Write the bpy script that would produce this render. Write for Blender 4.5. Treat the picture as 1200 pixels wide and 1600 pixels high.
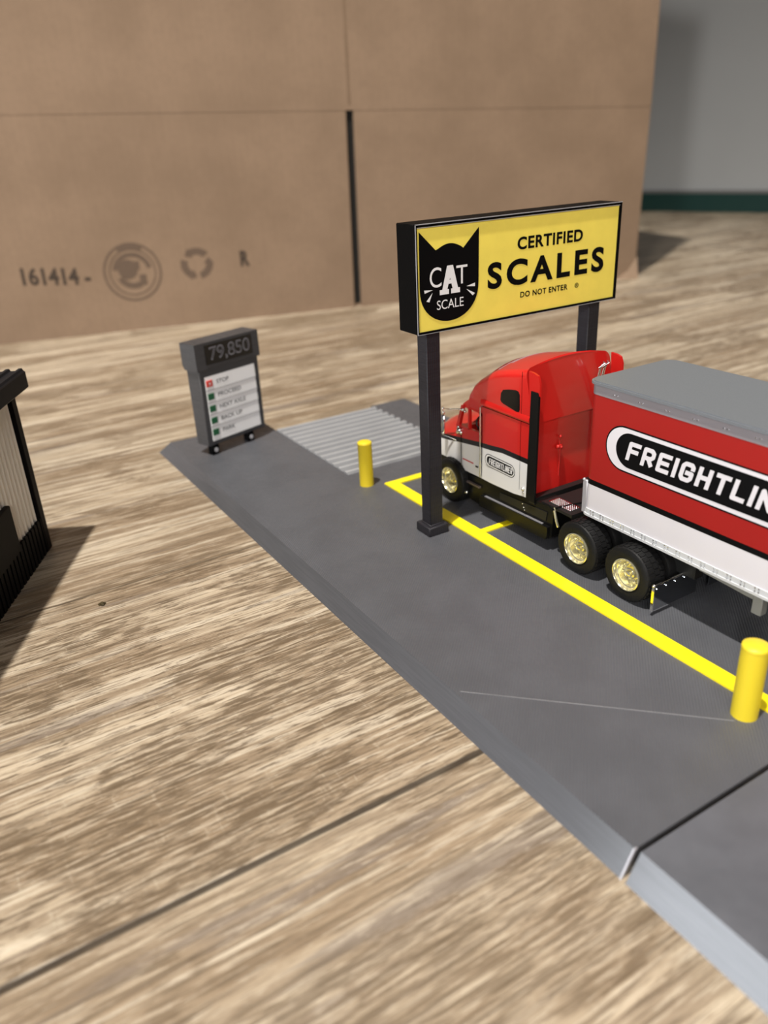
import bpy, math, random
from mathutils import Vector, Matrix
from math import sin, cos, pi, radians, atan2, sqrt
for o in list(bpy.data.objects): bpy.data.objects.remove(o)
sc = bpy.context.scene
COL = sc.collection
random.seed(4)
# everything is measured in toy units u, 1 u = 0.6 mm; the top of the printed platform is z = 0, the floor z = -FZ
S = 0.0006
FZ = 10.4
def W(x, y, z): return Vector((x*S, y*S, (z+FZ)*S))

# ------------------------------------------------------------------ camera
YAW, PITCH, ROLL, FPX = -0.531, 0.439, -0.051, 1249.0
CAMP = (-159.43, -206.06, 220.0)
fwd = Vector((-sin(YAW)*cos(PITCH), cos(YAW)*cos(PITCH), -sin(PITCH)))
rgt = Vector((cos(YAW), sin(YAW), 0)); up = rgt.cross(fwd)
r2 = rgt*cos(ROLL)+up*sin(ROLL); u2 = up*cos(ROLL)-rgt*sin(ROLL)
cd = bpy.data.cameras.new('camera'); cam = bpy.data.objects.new('camera', cd); COL.objects.link(cam)
M = Matrix((r2, u2, -fwd)).transposed().to_4x4(); M.translation = W(*CAMP); cam.matrix_world = M
cd.sensor_fit = 'HORIZONTAL'; cd.sensor_width = 24.0; cd.lens = 24.0*FPX/1200
cd.clip_start = 0.005; cd.clip_end = 50
cd.dof.use_dof = True; cd.dof.focus_distance = 415*S
cd.dof.aperture_fstop = cd.lens/(3.9*S*1000)
sc.camera = cam
# ------------------------------------------------------------------ world, lamps, exposure
sc.view_settings.view_transform = 'Standard'; sc.view_settings.look = 'None'
sc.view_settings.exposure = 0.0; sc.view_settings.gamma = 1.0; sc.view_settings.use_curve_mapping = False
wd = bpy.data.worlds.new('room_light'); sc.world = wd; wd.use_nodes = True
wd.node_tree.nodes['Background'].inputs[0].default_value = (1.0, 0.95, 0.9, 1)
wd.node_tree.nodes['Background'].inputs[1].default_value = 0.008
def lamp(name, kind, loc, power, color, size=0.0, size_y=None, target=None):
    l = bpy.data.lights.new(name, kind); o = bpy.data.objects.new(name, l); COL.objects.link(o)
    o.location = W(*loc); l.energy = power; l.color = color
    if kind == 'AREA':
        l.shape = 'RECTANGLE'; l.size = size*S; l.size_y = (size_y or size)*S
        o.rotation_euler = (W(*target)-W(*loc)).to_track_quat('-Z', 'Y').to_euler()
    else: l.shadow_soft_size = size*S
    return o
cl_ = lamp('ceiling_lamp', 'SPOT', (-850, -260, 3900), 330, (1.0, 0.95, 0.87), 60)
cl_.data.spot_size = radians(60); cl_.data.spot_blend = .8
cl_.rotation_euler = (W(50, 250, 0)-W(-850, -260, 3900)).to_track_quat('-Z', 'Y').to_euler()
lamp('side_lamp', 'POINT', (-4761, -3387, 2800), 175, (1.0, 0.95, 0.88), 190)
lamp('front_window', 'AREA', (-1000, -1750, 1050), 8.5, (1.0, 0.95, 0.9), 1100, 900, (100, 200, 0))
lamp('left_window', 'AREA', (-2300, 350, 300), 15, (0.88, 0.94, 1.0), 1900, 520, (0, 50, 0))

# ------------------------------------------------------------------ materials
def nodes_of(name):
    m = bpy.data.materials.new(name); m.use_nodes = True
    nt = m.node_tree; return m, nt, nt.nodes['Principled BSDF']
def mat(name, col, rough=0.5, metal=0.0, noise=0.0, nscale=60, bump=0.0, bscale=400, coat=0.0, spec=0.5):
    m, nt, b = nodes_of(name)
    b.inputs['Base Color'].default_value = (*col, 1); b.inputs['Roughness'].default_value = rough
    b.inputs['Metallic'].default_value = metal; b.inputs['Coat Weight'].default_value = coat
    b.inputs['Specular IOR Level'].default_value = spec
    b.inputs['Coat Roughness'].default_value = 0.06
    tc = nt.nodes.new('ShaderNodeTexCoord')
    if noise:
        n = nt.nodes.new('ShaderNodeTexNoise'); n.inputs['Scale'].default_value = nscale; n.inputs['Detail'].default_value = 4
        nt.links.new(tc.outputs['Object'], n.inputs['Vector'])
        mr = nt.nodes.new('ShaderNodeMapRange'); mr.inputs[1].default_value = .3; mr.inputs[2].default_value = .7
        mr.inputs[3].default_value = 1-noise; mr.inputs[4].default_value = 1+noise
        nt.links.new(n.outputs[0], mr.inputs[0])
        mx = nt.nodes.new('ShaderNodeMix'); mx.data_type = 'RGBA'; mx.blend_type = 'MULTIPLY'; mx.inputs[0].default_value = 1
        mx.inputs[6].default_value = (*col, 1); nt.links.new(mr.outputs[0], mx.inputs[7]); nt.links.new(mx.outputs[2], b.inputs['Base Color'])
    if bump:
        n2 = nt.nodes.new('ShaderNodeTexNoise'); n2.inputs['Scale'].default_value = bscale; n2.inputs['Detail'].default_value = 3
        nt.links.new(tc.outputs['Object'], n2.inputs['Vector'])
        bp = nt.nodes.new('ShaderNodeBump'); bp.inputs['Strength'].default_value = bump; bp.inputs['Distance'].default_value = 0.5*S
        nt.links.new(n2.outputs[0], bp.inputs['Height']); nt.links.new(bp.outputs[0], b.inputs['Normal'])
    return m
def math_(nt, op, a, b=None, c=None):
    n = nt.nodes.new('ShaderNodeMath'); n.operation = op
    for i, v in enumerate((a, b, c)):
        if v is None: continue
        if isinstance(v, (int, float)): n.inputs[i].default_value = v
        else: nt.links.new(v, n.inputs[i])
    return n.outputs[0]
def mixc(nt, fac, a, b, mode='MIX'):
    n = nt.nodes.new('ShaderNodeMix'); n.data_type = 'RGBA'; n.blend_type = mode
    for i, v in ((0, fac), (6, a), (7, b)):
        if isinstance(v, (int, float)): n.inputs[i].default_value = v
        elif isinstance(v, tuple): n.inputs[i].default_value = (*v, 1)
        else: nt.links.new(v, n.inputs[i])
    return n.outputs[2]
def ramp(nt, fac, a, b):
    n = nt.nodes.new('ShaderNodeMapRange'); n.interpolation_type = 'SMOOTHSTEP'
    nt.links.new(fac, n.inputs[0]); n.inputs[1].default_value = a; n.inputs[2].default_value = b
    return n.outputs[0]
def noise(nt, vec, sx, sy, detail=4, rough=.55, off=None, dist=0.0, sz=1):
    mp = nt.nodes.new('ShaderNodeMapping'); mp.inputs['Scale'].default_value = (sx, sy, sz); nt.links.new(vec, mp.inputs['Vector'])
    if off is not None: nt.links.new(off, mp.inputs['Location'])
    n = nt.nodes.new('ShaderNodeTexNoise'); n.inputs['Scale'].default_value = 1; n.inputs['Detail'].default_value = detail
    n.inputs['Roughness'].default_value = rough; n.inputs['Distortion'].default_value = dist
    nt.links.new(mp.outputs[0], n.inputs['Vector']); return n.outputs[0]

def wood_floor():
    m, nt, b = nodes_of('distressed_wood_floor')
    tc = nt.nodes.new('ShaderNodeTexCoord')
    vm = nt.nodes.new('ShaderNodeVectorMath'); vm.operation = 'SCALE'; vm.inputs[3].default_value = 1/S
    nt.links.new(tc.outputs['Object'], vm.inputs[0])
    P = vm.outputs[0]
    sx = nt.nodes.new('ShaderNodeSeparateXYZ'); nt.links.new(P, sx.inputs[0]); X, Y = sx.outputs[0], sx.outputs[1]
    yy = math_(nt, 'DIVIDE', math_(nt, 'ADD', Y, 4.0), 228.0)
    idx = math_(nt, 'FLOOR', yy); fy = math_(nt, 'FRACT', yy)
    wn = nt.nodes.new('ShaderNodeTexWhiteNoise'); wn.noise_dimensions = '1D'; nt.links.new(idx, wn.inputs['W'])
    rnd = wn.outputs['Value']
    # end joints of the planks
    xx = math_(nt, 'DIVIDE', math_(nt, 'ADD', X, math_(nt, 'MULTIPLY_ADD', rnd, 900.0, 2600.0)), 4600.0)
    fx = math_(nt, 'FRACT', xx); ix = math_(nt, 'FLOOR', xx)
    key = math_(nt, 'MULTIPLY_ADD', ix, 7.31, math_(nt, 'MULTIPLY', idx, 3.17))
    cx = nt.nodes.new('ShaderNodeCombineXYZ'); nt.links.new(math_(nt, 'MULTIPLY', key, 13.7), cx.inputs[0]); nt.links.new(math_(nt, 'MULTIPLY', key, 5.3), cx.inputs[1]); nt.links.new(key, cx.inputs[2])
    off = cx.outputs[0]
    tone = noise(nt, P, .0022, .020, 4, .55, off, .15)
    grain = noise(nt, P, .0060, .15, 5, .62, off, .12)
    fine = noise(nt, P, .020, .60, 4, .62, off, .08)
    chips = noise(nt, P, .050, .56, 5, .66, off, .15)
    patch = noise(nt, P, .0065, .017, 6, .62, off, .4)
    cross = noise(nt, P, .55, .05, 3, .6, off, .3)
    d0 = math_(nt, 'COMPARE', idx, 0.0, .1)
    col = mixc(nt, ramp(nt, tone, .42, .57), (.30, .225, .15), (.50, .41, .30))
    col = mixc(nt, math_(nt, 'MULTIPLY', ramp(nt, grain, .51, .57), .62), col, (.195, .138, .088))
    col = mixc(nt, math_(nt, 'MULTIPLY', ramp(nt, grain, .47, .41), .6), col, (.60, .52, .41))
    gy = noise(nt, P, .0035, .06, 5, .6, cx.outputs[0], .25)
    col = mixc(nt, math_(nt, 'MULTIPLY', ramp(nt, gy, .58, .64), .6), col, (.18, .15, .13))
    ex_ = math_(nt, 'DIVIDE', math_(nt, 'ADD', X, 25.0), 150.0); ey_ = math_(nt, 'DIVIDE', math_(nt, 'SUBTRACT', Y, 75.0), 72.0)
    rr_ = math_(nt, 'SQRT', math_(nt, 'ADD', math_(nt, 'MULTIPLY', ex_, ex_), math_(nt, 'MULTIPLY', ey_, ey_)))
    worn = math_(nt, 'MULTIPLY', ramp(nt, rr_, 1.25, .35), .075)
    pt_ = ramp(nt, math_(nt, 'ADD', patch, worn), .515, .565)
    col = mixc(nt, math_(nt, 'MULTIPLY', pt_, .62), col, (.235, .17, .108))
    th = math_(nt, 'MULTIPLY', pt_, .055)
    chip = ramp(nt, math_(nt, 'SUBTRACT', chips, th), .445, .415)
    chip = math_(nt, 'MULTIPLY', chip, math_(nt, 'MULTIPLY_ADD', math_(nt, 'MAXIMUM', math_(nt, 'MULTIPLY', pt_, .5), d0), .65, .35))
    col = mixc(nt, math_(nt, 'MULTIPLY', chip, .74), col, (.105, .072, .043))
    lite = ramp(nt, chips, .56, .59)
    col = mixc(nt, math_(nt, 'MULTIPLY', lite, .42), col, (.56, .48, .37))
    fd = ramp(nt, math_(nt, 'SUBTRACT', fine, math_(nt, 'MULTIPLY', pt_, -.02)), .555, .59)
    col = mixc(nt, math_(nt, 'MULTIPLY', fd, .55), col, (.12, .085, .053))
    cr = math_(nt, 'MULTIPLY', math_(nt, 'MULTIPLY', ramp(nt, cross, .60, .66), d0), ramp(nt, chips, .45, .6))
    col = mixc(nt, math_(nt, 'MULTIPLY', cr, .5), col, (.48, .41, .31))
    hair = noise(nt, P, .045, 1.6, 4, .7, off, .1)
    col = mixc(nt, math_(nt, 'MULTIPLY', ramp(nt, hair, .56, .62), .5), col, (.085, .06, .038))
    # seams
    e = math_(nt, 'MINIMUM', fy, math_(nt, 'SUBTRACT', 1.0, fy))
    near = math_(nt, 'LESS_THAN', math_(nt, 'ABSOLUTE', math_(nt, 'ADD', Y, 4.0)), 8.0)
    sm = math_(nt, 'MAXIMUM', math_(nt, 'MULTIPLY', ramp(nt, e, .0045, .0015), .7), math_(nt, 'MULTIPLY', near, ramp(nt, e, .0095, .004)))
    ex = math_(nt, 'MINIMUM', fx, math_(nt, 'SUBTRACT', 1.0, fx)); sm2 = ramp(nt, ex, .001, .0005)
    seam = math_(nt, 'MAXIMUM', sm, sm2)
    col = mixc(nt, math_(nt, 'MULTIPLY', seam, .88), col, (.03, .021, .014))
    # a few print bands inside the plank, like narrow boards
    fb = math_(nt, 'FRACT', math_(nt, 'MULTIPLY', yy, 2.0)); eb = math_(nt, 'MINIMUM', fb, math_(nt, 'SUBTRACT', 1.0, fb))
    nt.links.new(col, b.inputs['Base Color'])
    b.inputs['Roughness'].default_value = .42
    b.inputs['Specular IOR Level'].default_value = .35
    bp = nt.nodes.new('ShaderNodeBump'); bp.inputs['Strength'].default_value = .45; bp.inputs['Distance'].default_value = .8*S
    h = math_(nt, 'SUBTRACT', math_(nt, 'SUBTRACT', 1.0, math_(nt, 'MULTIPLY', fine, .6)), math_(nt, 'MULTIPLY', seam, 1.0))
    h = math_(nt, 'SUBTRACT', h, math_(nt, 'MULTIPLY', chip, .3))
    nt.links.new(h, bp.inputs['Height']); nt.links.new(bp.outputs[0], b.inputs['Normal'])
    return m

def printed_plastic(name, col, rough, ridge=.5, angle=45, pitch=1.25, mott=.12, slope=0):
    m, nt, b = nodes_of(name)
    tc = nt.nodes.new('ShaderNodeTexCoord')
    vm = nt.nodes.new('ShaderNodeVectorMath'); vm.operation = 'SCALE'; vm.inputs[3].default_value = 1/S
    nt.links.new(tc.outputs['Object'], vm.inputs[0]); P = vm.outputs[0]
    sx = nt.nodes.new('ShaderNodeSeparateXYZ'); nt.links.new(P, sx.inputs[0])
    a = radians(angle)
    q = math_(nt, 'ADD', math_(nt, 'MULTIPLY', sx.outputs[0], sin(a)), math_(nt, 'MULTIPLY', sx.outputs[1], -cos(a)))
    wv = math_(nt, 'SINE', math_(nt, 'MULTIPLY', q, 2*pi/pitch))
    n1 = noise(nt, P, .03, .03, 4, .6); n2 = noise(nt, P, .25, .25, 4, .6)
    c = mixc(nt, ramp(nt, n1, .35, .65), tuple(v*(1-mott) for v in col), tuple(v*(1+mott) for v in col))
    nt.links.new(c, b.inputs['Base Color'])
    rr = math_(nt, 'MULTIPLY_ADD', ramp(nt, n2, .3, .7), .14, rough-.07)
    ge = nt.nodes.new('ShaderNodeNewGeometry'); sg_ = nt.nodes.new('ShaderNodeSeparateXYZ'); nt.links.new(ge.outputs['True Normal'], sg_.inputs[0])
    flat_ = math_(nt, 'GREATER_THAN', math_(nt, 'ABSOLUTE', sg_.outputs[2]), .9)
    if slope: rr = math_(nt, 'MAXIMUM', math_(nt, 'MULTIPLY', rr, flat_), slope)
    nt.links.new(rr, b.inputs['Roughness'])
    bp = nt.nodes.new('ShaderNodeBump'); bp.inputs['Strength'].default_value = ridge; bp.inputs['Distance'].default_value = .14*S
    if slope: nt.links.new(math_(nt, 'MULTIPLY_ADD', flat_, ridge*.9, ridge*.1), bp.inputs['Strength'])
    nt.links.new(math_(nt, 'ADD', wv, math_(nt, 'MULTIPLY', n2, .6)), bp.inputs['Height']); nt.links.new(bp.outputs[0], b.inputs['Normal'])
    return m

def cardboard():
    m, nt, b = nodes_of('brown_cardboard')
    tc = nt.nodes.new('ShaderNodeTexCoord')
    vm = nt.nodes.new('ShaderNodeVectorMath'); vm.operation = 'SCALE'; vm.inputs[3].default_value = 1/S
    nt.links.new(tc.outputs['Object'], vm.inputs[0]); P = vm.outputs[0]
    n1 = noise(nt, P, .008, .008, 4, .6, sz=.008); n2 = noise(nt, P, .12, .12, 4, .65, sz=.12)
    sx = nt.nodes.new('ShaderNodeSeparateXYZ'); nt.links.new(P, sx.inputs[0])
    fl = math_(nt, 'SINE', math_(nt, 'MULTIPLY', sx.outputs[0], 2*pi/9))
    c = mixc(nt, ramp(nt, n1, .3, .7), (.21, .143, .095), (.255, .175, .118))
    c = mixc(nt, math_(nt, 'MULTIPLY', ramp(nt, n2, .4, .7), .25), c, (.19, .13, .085))
    c = mixc(nt, math_(nt, 'MULTIPLY_ADD', fl, .03, .03), c, (.17, .115, .073))
    nt.links.new(c, b.inputs['Base Color']); b.inputs['Roughness'].default_value = .8; b.inputs['Specular IOR Level'].default_value = .2
    return m

def cab_paint(y0):
    # red above a black band, white below it
    m, nt, b = nodes_of('red_white_cab_paint')
    tc = nt.nodes.new('ShaderNodeTexCoord')
    vm = nt.nodes.new('ShaderNodeVectorMath'); vm.operation = 'SCALE'; vm.inputs[3].default_value = 1/S
    nt.links.new(tc.outputs['Object'], vm.inputs[0])
    sx = nt.nodes.new('ShaderNodeSeparateXYZ'); nt.links.new(vm.outputs[0], sx.inputs[0])
    Y = math_(nt, 'ADD', sx.outputs[1], y0)
    X = math_(nt, 'ABSOLUTE', sx.outputs[0])
    f = math_(nt, 'SUBTRACT', 49.3, math_(nt, 'MULTIPLY', math_(nt, 'MAXIMUM', math_(nt, 'SUBTRACT', Y, 137.0), 0.0), .13))
    d = math_(nt, 'SUBTRACT', sx.outputs[2], f)
    white = math_(nt, 'MULTIPLY', math_(nt, 'LESS_THAN', d, -1.6), math_(nt, 'GREATER_THAN', Y, 113.9))
    black = math_(nt, 'MULTIPLY', math_(nt, 'LESS_THAN', math_(nt, 'ABSOLUTE', d), 1.6), math_(nt, 'GREATER_THAN', Y, 113.9))
    c = mixc(nt, white, (.53, .013, .010), (.74, .74, .75)); c = mixc(nt, black, c, (.006, .006, .007))
    nt.links.new(c, b.inputs['Base Color']); b.inputs['Roughness'].default_value = .3
    b.inputs['Coat Weight'].default_value = .6; b.inputs['Coat Roughness'].default_value = .05
    return m

M_ = {}
M_['floor'] = wood_floor()
M_['wall'] = mat('grey_wall_paint', (.37, .385, .40), .85, noise=.03, nscale=6)
M_['green'] = mat('dark_green_baseboard', (.012, .045, .042), .35)
M_['trim'] = mat('grey_trim', (.16, .16, .16), .5)
M_['card'] = cardboard()
M_['seam'] = mat('pressed_seam', (.19, .13, .086), .85, noise=.1, spec=.1)
M_['slit_dark'] = mat('slit_shade_black', (.006, .005, .004), .95, noise=.1)
M_['ink'] = mat('box_printing_ink', (.06, .045, .035), .8, noise=.3, nscale=900, spec=.1)
M_['ink_soft'] = mat('box_printing_ink_faded', (.125, .088, .064), .8, noise=.15, nscale=900, spec=.1)
M_['slab'] = printed_plastic('grey_printed_plastic', (.084, .087, .098), .42, .55, slope=.27, mott=.06)
M_['slab2'] = printed_plastic('grey_printed_plastic_smooth', (.100, .104, .118), .36, .22, 0, 1.1, .1, slope=.25)
M_['ridge'] = mat('pale_ridge', (.2, .2, .21), .4, noise=.2)
M_['grate'] = mat('light_grey_ribs', (.34, .345, .36), .4, noise=.06)
M_['yellow'] = mat('yellow_plastic', (.93, .76, .012), .38, noise=.04, bump=.15, bscale=2500)
M_['yellowb'] = mat('yellow_bollard_plastic', (.74, .57, .022), .42, noise=.05, bump=.2, bscale=2500)
M_['post'] = printed_plastic('dark_grey_post_plastic', (.024, .023, .028), .45, .3, 90, 1.4)
M_['post'].node_tree.nodes['Principled BSDF'].inputs['Specular IOR Level'].default_value = .22
M_['post2'] = printed_plastic('charcoal_display_plastic', (.05, .05, .055), .45, .3, 90, 1.4)
M_['blackp'] = mat('black_plastic', (.002, .002, .0022), .55, noise=.1, bump=.1, bscale=1500, spec=.06)
M_['rim_line'] = mat('pale_frame_edge', (.35, .35, .37), .35)
M_['signy'] = mat('sign_face_yellow', (.90, .735, .12), .5, noise=.04, nscale=150, spec=.3)
M_['inkb'] = mat('black_print', (.003, .003, .0035), .5, noise=.05, spec=.08)
M_['inkw'] = mat('white_print', (.80, .80, .82), .5, noise=.02)
M_['greyp'] = mat('grey_print', (.42, .42, .45), .5, noise=.02)
M_['screen'] = mat('black_display_screen', (.008, .008, .009), .25, noise=.05)
M_['digit'] = mat('grey_display_digits', (.22, .22, .25), .4, noise=.05)
M_['rows'] = mat('white_instruction_board', (.82, .82, .84), .5, noise=.02)
M_['rowline'] = mat('grey_row_line', (.40, .40, .42), .5, noise=.02)
M_['redi'] = mat('red_signal', (.62, .05, .035), .45, noise=.05)
M_['greeni'] = mat('green_signal', (.012, .10, .04), .45, noise=.05)
M_['txt'] = mat('dark_row_lettering', (.10, .10, .11), .5, noise=.05)
M_['cab'] = cab_paint(113)
M_['red'] = mat('red_toy_paint', (.50, .013, .010), .28, coat=.4, noise=.02, spec=.4)
M_['tr_red'] = mat('trailer_red', (.32, .011, .009), .38, noise=.03, coat=.08, spec=.3)
M_['tr_white'] = mat('trailer_white', (.66, .635, .67), .35, noise=.015, coat=.15)
M_['white'] = mat('white_toy_paint', (.80, .80, .80), .28, coat=.4, noise=.01)
M_['gblack'] = mat('gloss_black_plastic', (.005, .005, .005), .34, noise=.05, spec=.22)
M_['black'] = mat('matt_black_plastic', (.007, .007, .007), .5, noise=.05)
M_['tyre'] = mat('black_rubber_tyre', (.007, .007, .0075), .55, noise=.1, bump=.3, bscale=1800, spec=.25)
M_['gold'] = mat('pale_gold_chrome', (.80, .76, .54), .17, metal=.8, noise=.03)
M_['chrome'] = mat('chrome', (.86, .86, .86), .1, metal=1, noise=.03)
M_['silver'] = mat('silver_plastic', (.44, .43, .46), .33, metal=.35, noise=.04)
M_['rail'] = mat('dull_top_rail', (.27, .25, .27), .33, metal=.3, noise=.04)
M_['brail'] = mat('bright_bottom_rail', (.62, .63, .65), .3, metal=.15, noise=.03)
M_['roof'] = mat('grey_metallic_roof', (.155, .165, .18), .42, metal=.1, noise=.08, nscale=2500, bump=.1, bscale=2500)
M_['grey'] = mat('grey_underframe_plastic', (.22, .22, .21), .5, noise=.05)
M_['flap'] = mat('dark_mirror_flap', (.42, .43, .45), .12, metal=1, noise=.02)
M_['glass'] = mat('dark_tinted_window', (.004, .004, .004), .15, noise=.02, spec=.3)
M_['brownstep'] = mat('dark_step_plate', (.11, .085, .08), .35, noise=.1)
M_['shedw'] = mat('off_white_corrugated_plastic', (.80, .77, .69), .55, noise=.04)
M_['shedb'] = mat('shed_black_plastic', (.003, .003, .0035), .5, noise=.1, spec=.08)
M_['shedr'] = mat('shed_roof_dark_plastic', (.008, .009, .012), .5, noise=.1, spec=.12)
M_['crumb'] = mat('brown_crumb', (.05, .035, .01), .6, noise=.3, nscale=2000)

# ------------------------------------------------------------------ builders
def rootobj(name, loc, rz=0, label=None, cat=None, group=None):
    o = bpy.data.objects.new(name, None); COL.objects.link(o); o.location = W(*loc); o.rotation_euler = (0, 0, rz)
    o.empty_display_size = .01
    tag(o, label, cat, group); o['_org'] = list(loc)
    return o
def tag(o, label=None, cat=None, group=None, kind=None):
    if label: o['label'] = label
    if cat: o['category'] = cat
    if group: o['group'] = group
    if kind: o['kind'] = kind
    return o
class MB:
    """collects faces in u; built as ONE mesh"""
    def __init__(s, org=(0, 0, 0)): s.v = []; s.f = []; s.sm = []; s.org = org
    def add(s, vs, fs, smooth=False):
        k = len(s.v); s.v += [tuple(a-b for a, b in zip(v, s.org)) for v in vs]
        s.f += [tuple(i+k for i in f) for f in fs]; s.sm += [smooth]*len(fs); return s
    def box(s, x0, x1, y0, y1, z0, z1):
        return s.hexa([(x0, y0, z0), (x1, y0, z0), (x1, y1, z0), (x0, y1, z0)], [(x0, y0, z1), (x1, y0, z1), (x1, y1, z1), (x0, y1, z1)])
    def hexa(s, b, t):
        return s.add(list(b)+list(t), [(3, 2, 1, 0), (4, 5, 6, 7), (0, 1, 5, 4), (1, 2, 6, 5), (2, 3, 7, 6), (3, 0, 4, 7)])
    def bbox(s, x0, x1, y0, y1, z0, z1, c=.5):
        # box with chamfered edges
        X, Y, Z = (x0, x1), (y0, y1), (z0, z1); vs = []; idx = {}
        for i in (0, 1):
            for j in (0, 1):
                for k in (0, 1):
                    si, sj, sk = (1, -1)[i], (1, -1)[j], (1, -1)[k]
                    for a in range(3):
                        idx[(i, j, k, a)] = len(vs)
                        vs.append((X[i]+(0 if a == 0 else si*c), Y[j]+(0 if a == 1 else sj*c), Z[k]+(0 if a == 2 else sk*c)))
        fs = []
        for i in (0, 1):
            fs.append([idx[(i, j, k, 0)] for j, k in ((0, 0), (1, 0), (1, 1), (0, 1))][::(-1 if i == 0 else 1)])
            fs.append([idx[(j, i, k, 1)] for j, k in ((0, 0), (1, 0), (1, 1), (0, 1))][::(1 if i == 0 else -1)])
            fs.append([idx[(j, k, i, 2)] for j, k in ((0, 0), (1, 0), (1, 1), (0, 1))][::(-1 if i == 0 else 1)])
        for j in (0, 1):
            for k in (0, 1):
                fs.append([idx[(0, j, k, 1)], idx[(1, j, k, 1)], idx[(1, j, k, 2)], idx[(0, j, k, 2)]])
                fs.append([idx[(j, 0, k, 0)], idx[(j, 1, k, 0)], idx[(j, 1, k, 2)], idx[(j, 0, k, 2)]])
                fs.append([idx[(j, k, 0, 0)], idx[(j, k, 1, 0)], idx[(j, k, 1, 1)], idx[(j, k, 0, 1)]])
                for i in (0, 1): 
                    if True: fs.append([idx[(i, j, k, 0)], idx[(i, j, k, 1)], idx[(i, j, k, 2)]])
        return s.add(vs, [tuple(f) for f in fs])
    def prism(s, pts, mapf, a, b, smooth=False):
        """2D polygon pts, mapf(p,q,h)->xyz, between h=a and h=b"""
        n = len(pts); vs = [mapf(p, q, a) for p, q in pts]+[mapf(p, q, b) for p, q in pts]
        s.add(vs, [tuple(range(n))[::-1], tuple(range(n, 2*n))])
        return s.add(vs, [(i, (i+1) % n, n+(i+1) % n, n+i) for i in range(n)], smooth)
    def lathe(s, prof, c, axis='z', seg=32, smooth=True, caps=True):
        """prof: list of (h, r) along the axis"""
        vs = []; fs = []
        for h, r in prof:
            for i in range(seg):
                t = 2*pi*i/seg; a, b = r*cos(t), r*sin(t)
                p = {'z': (a, b, h), 'x': (h, a, b), 'y': (a, h, b)}[axis]
                vs.append((c[0]+p[0], c[1]+p[1], c[2]+p[2]))
        for k in range(len(prof)-1):
            for i in range(seg):
                j = (i+1) % seg; fs.append((k*seg+i, k*seg+j, (k+1)*seg+j, (k+1)*seg+i))
        s.add(vs, fs, smooth)
        if caps and prof[0][1] > 1e-6: s.add(vs[:seg], [tuple(range(seg))])
        if caps and prof[-1][1] > 1e-6: s.add(vs[-seg:], [tuple(range(seg))])
        return s
    def tube(s, pts, r, seg=10):
        pts = [Vector(p) for p in pts]; vs = []; fs = []
        for i, p in enumerate(pts):
            d = (pts[min(i+1, len(pts)-1)]-pts[max(i-1, 0)]).normalized()
            a = d.cross(Vector((0, 0, 1)) if abs(d.z) < .9 else Vector((1, 0, 0))).normalized(); b = d.cross(a)
            for k in range(seg):
                t = 2*pi*k/seg; vs.append(tuple(p+(a*cos(t)+b*sin(t))*r))
        for i in range(len(pts)-1):
            for k in range(seg):
                j = (k+1) % seg; fs.append((i*seg+k, i*seg+j, (i+1)*seg+j, (i+1)*seg+k))
        s.add(vs, fs, True); s.add(vs[:seg], [tuple(range(seg))]); s.add(vs[-seg:], [tuple(range(seg))]); return s
    def ball(s, c, r, n=8, m=5):
        return s.lathe([(-r*cos(pi*i/m), max(r*sin(pi*i/m), 1e-7)) for i in range(m+1)], c, 'z', n)
    def loft(s, secs, smooth=True, caps=True):
        n = len(secs[0]); vs = [p for q in secs for p in q]; fs = []
        for k in range(len(secs)-1):
            for i in range(n):
                j = (i+1) % n; fs.append((k*n+i, k*n+j, (k+1)*n+j, (k+1)*n+i))
        s.add(vs, fs, smooth)
        if caps: s.add(secs[0], [tuple(range(n))]); s.add(secs[-1], [tuple(range(n))])
        return s
    def build(s, name, m, parent=None, loc=None, sharp=None):
        me = bpy.data.meshes.new(name)
        me.from_pydata([(x*S, y*S, z*S) for x, y, z in s.v], [], s.f); me.validate()
        me.polygons.foreach_set('use_smooth', s.sm[:len(me.polygons)] if len(me.polygons) == len(s.sm) else [False]*len(me.polygons))
        import bmesh
        bm = bmesh.new(); bm.from_mesh(me); bmesh.ops.remove_doubles(bm, verts=bm.verts, dist=1e-7)
        bmesh.ops.recalc_face_normals(bm, faces=bm.faces)
        bm.to_mesh(me); bm.free()
        me.set_sharp_from_angle(angle=radians(sharp or 38))
        me.materials.append(m)
        o = bpy.data.objects.new(name, me); COL.objects.link(o)
        if parent: o.parent = parent
        if loc is not None: o.location = loc
        return o
def WM(r):
    "a mesh builder whose coordinates are the place's own, for a thing whose root is r"
    o = r['_org']; return MB((o[0], o[1], o[2]))
def solid(name, mb, m, loc, rz=0):
    o = mb.build(name, m); o.location = W(*loc); o.rotation_euler = (0, 0, rz); return o

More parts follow.
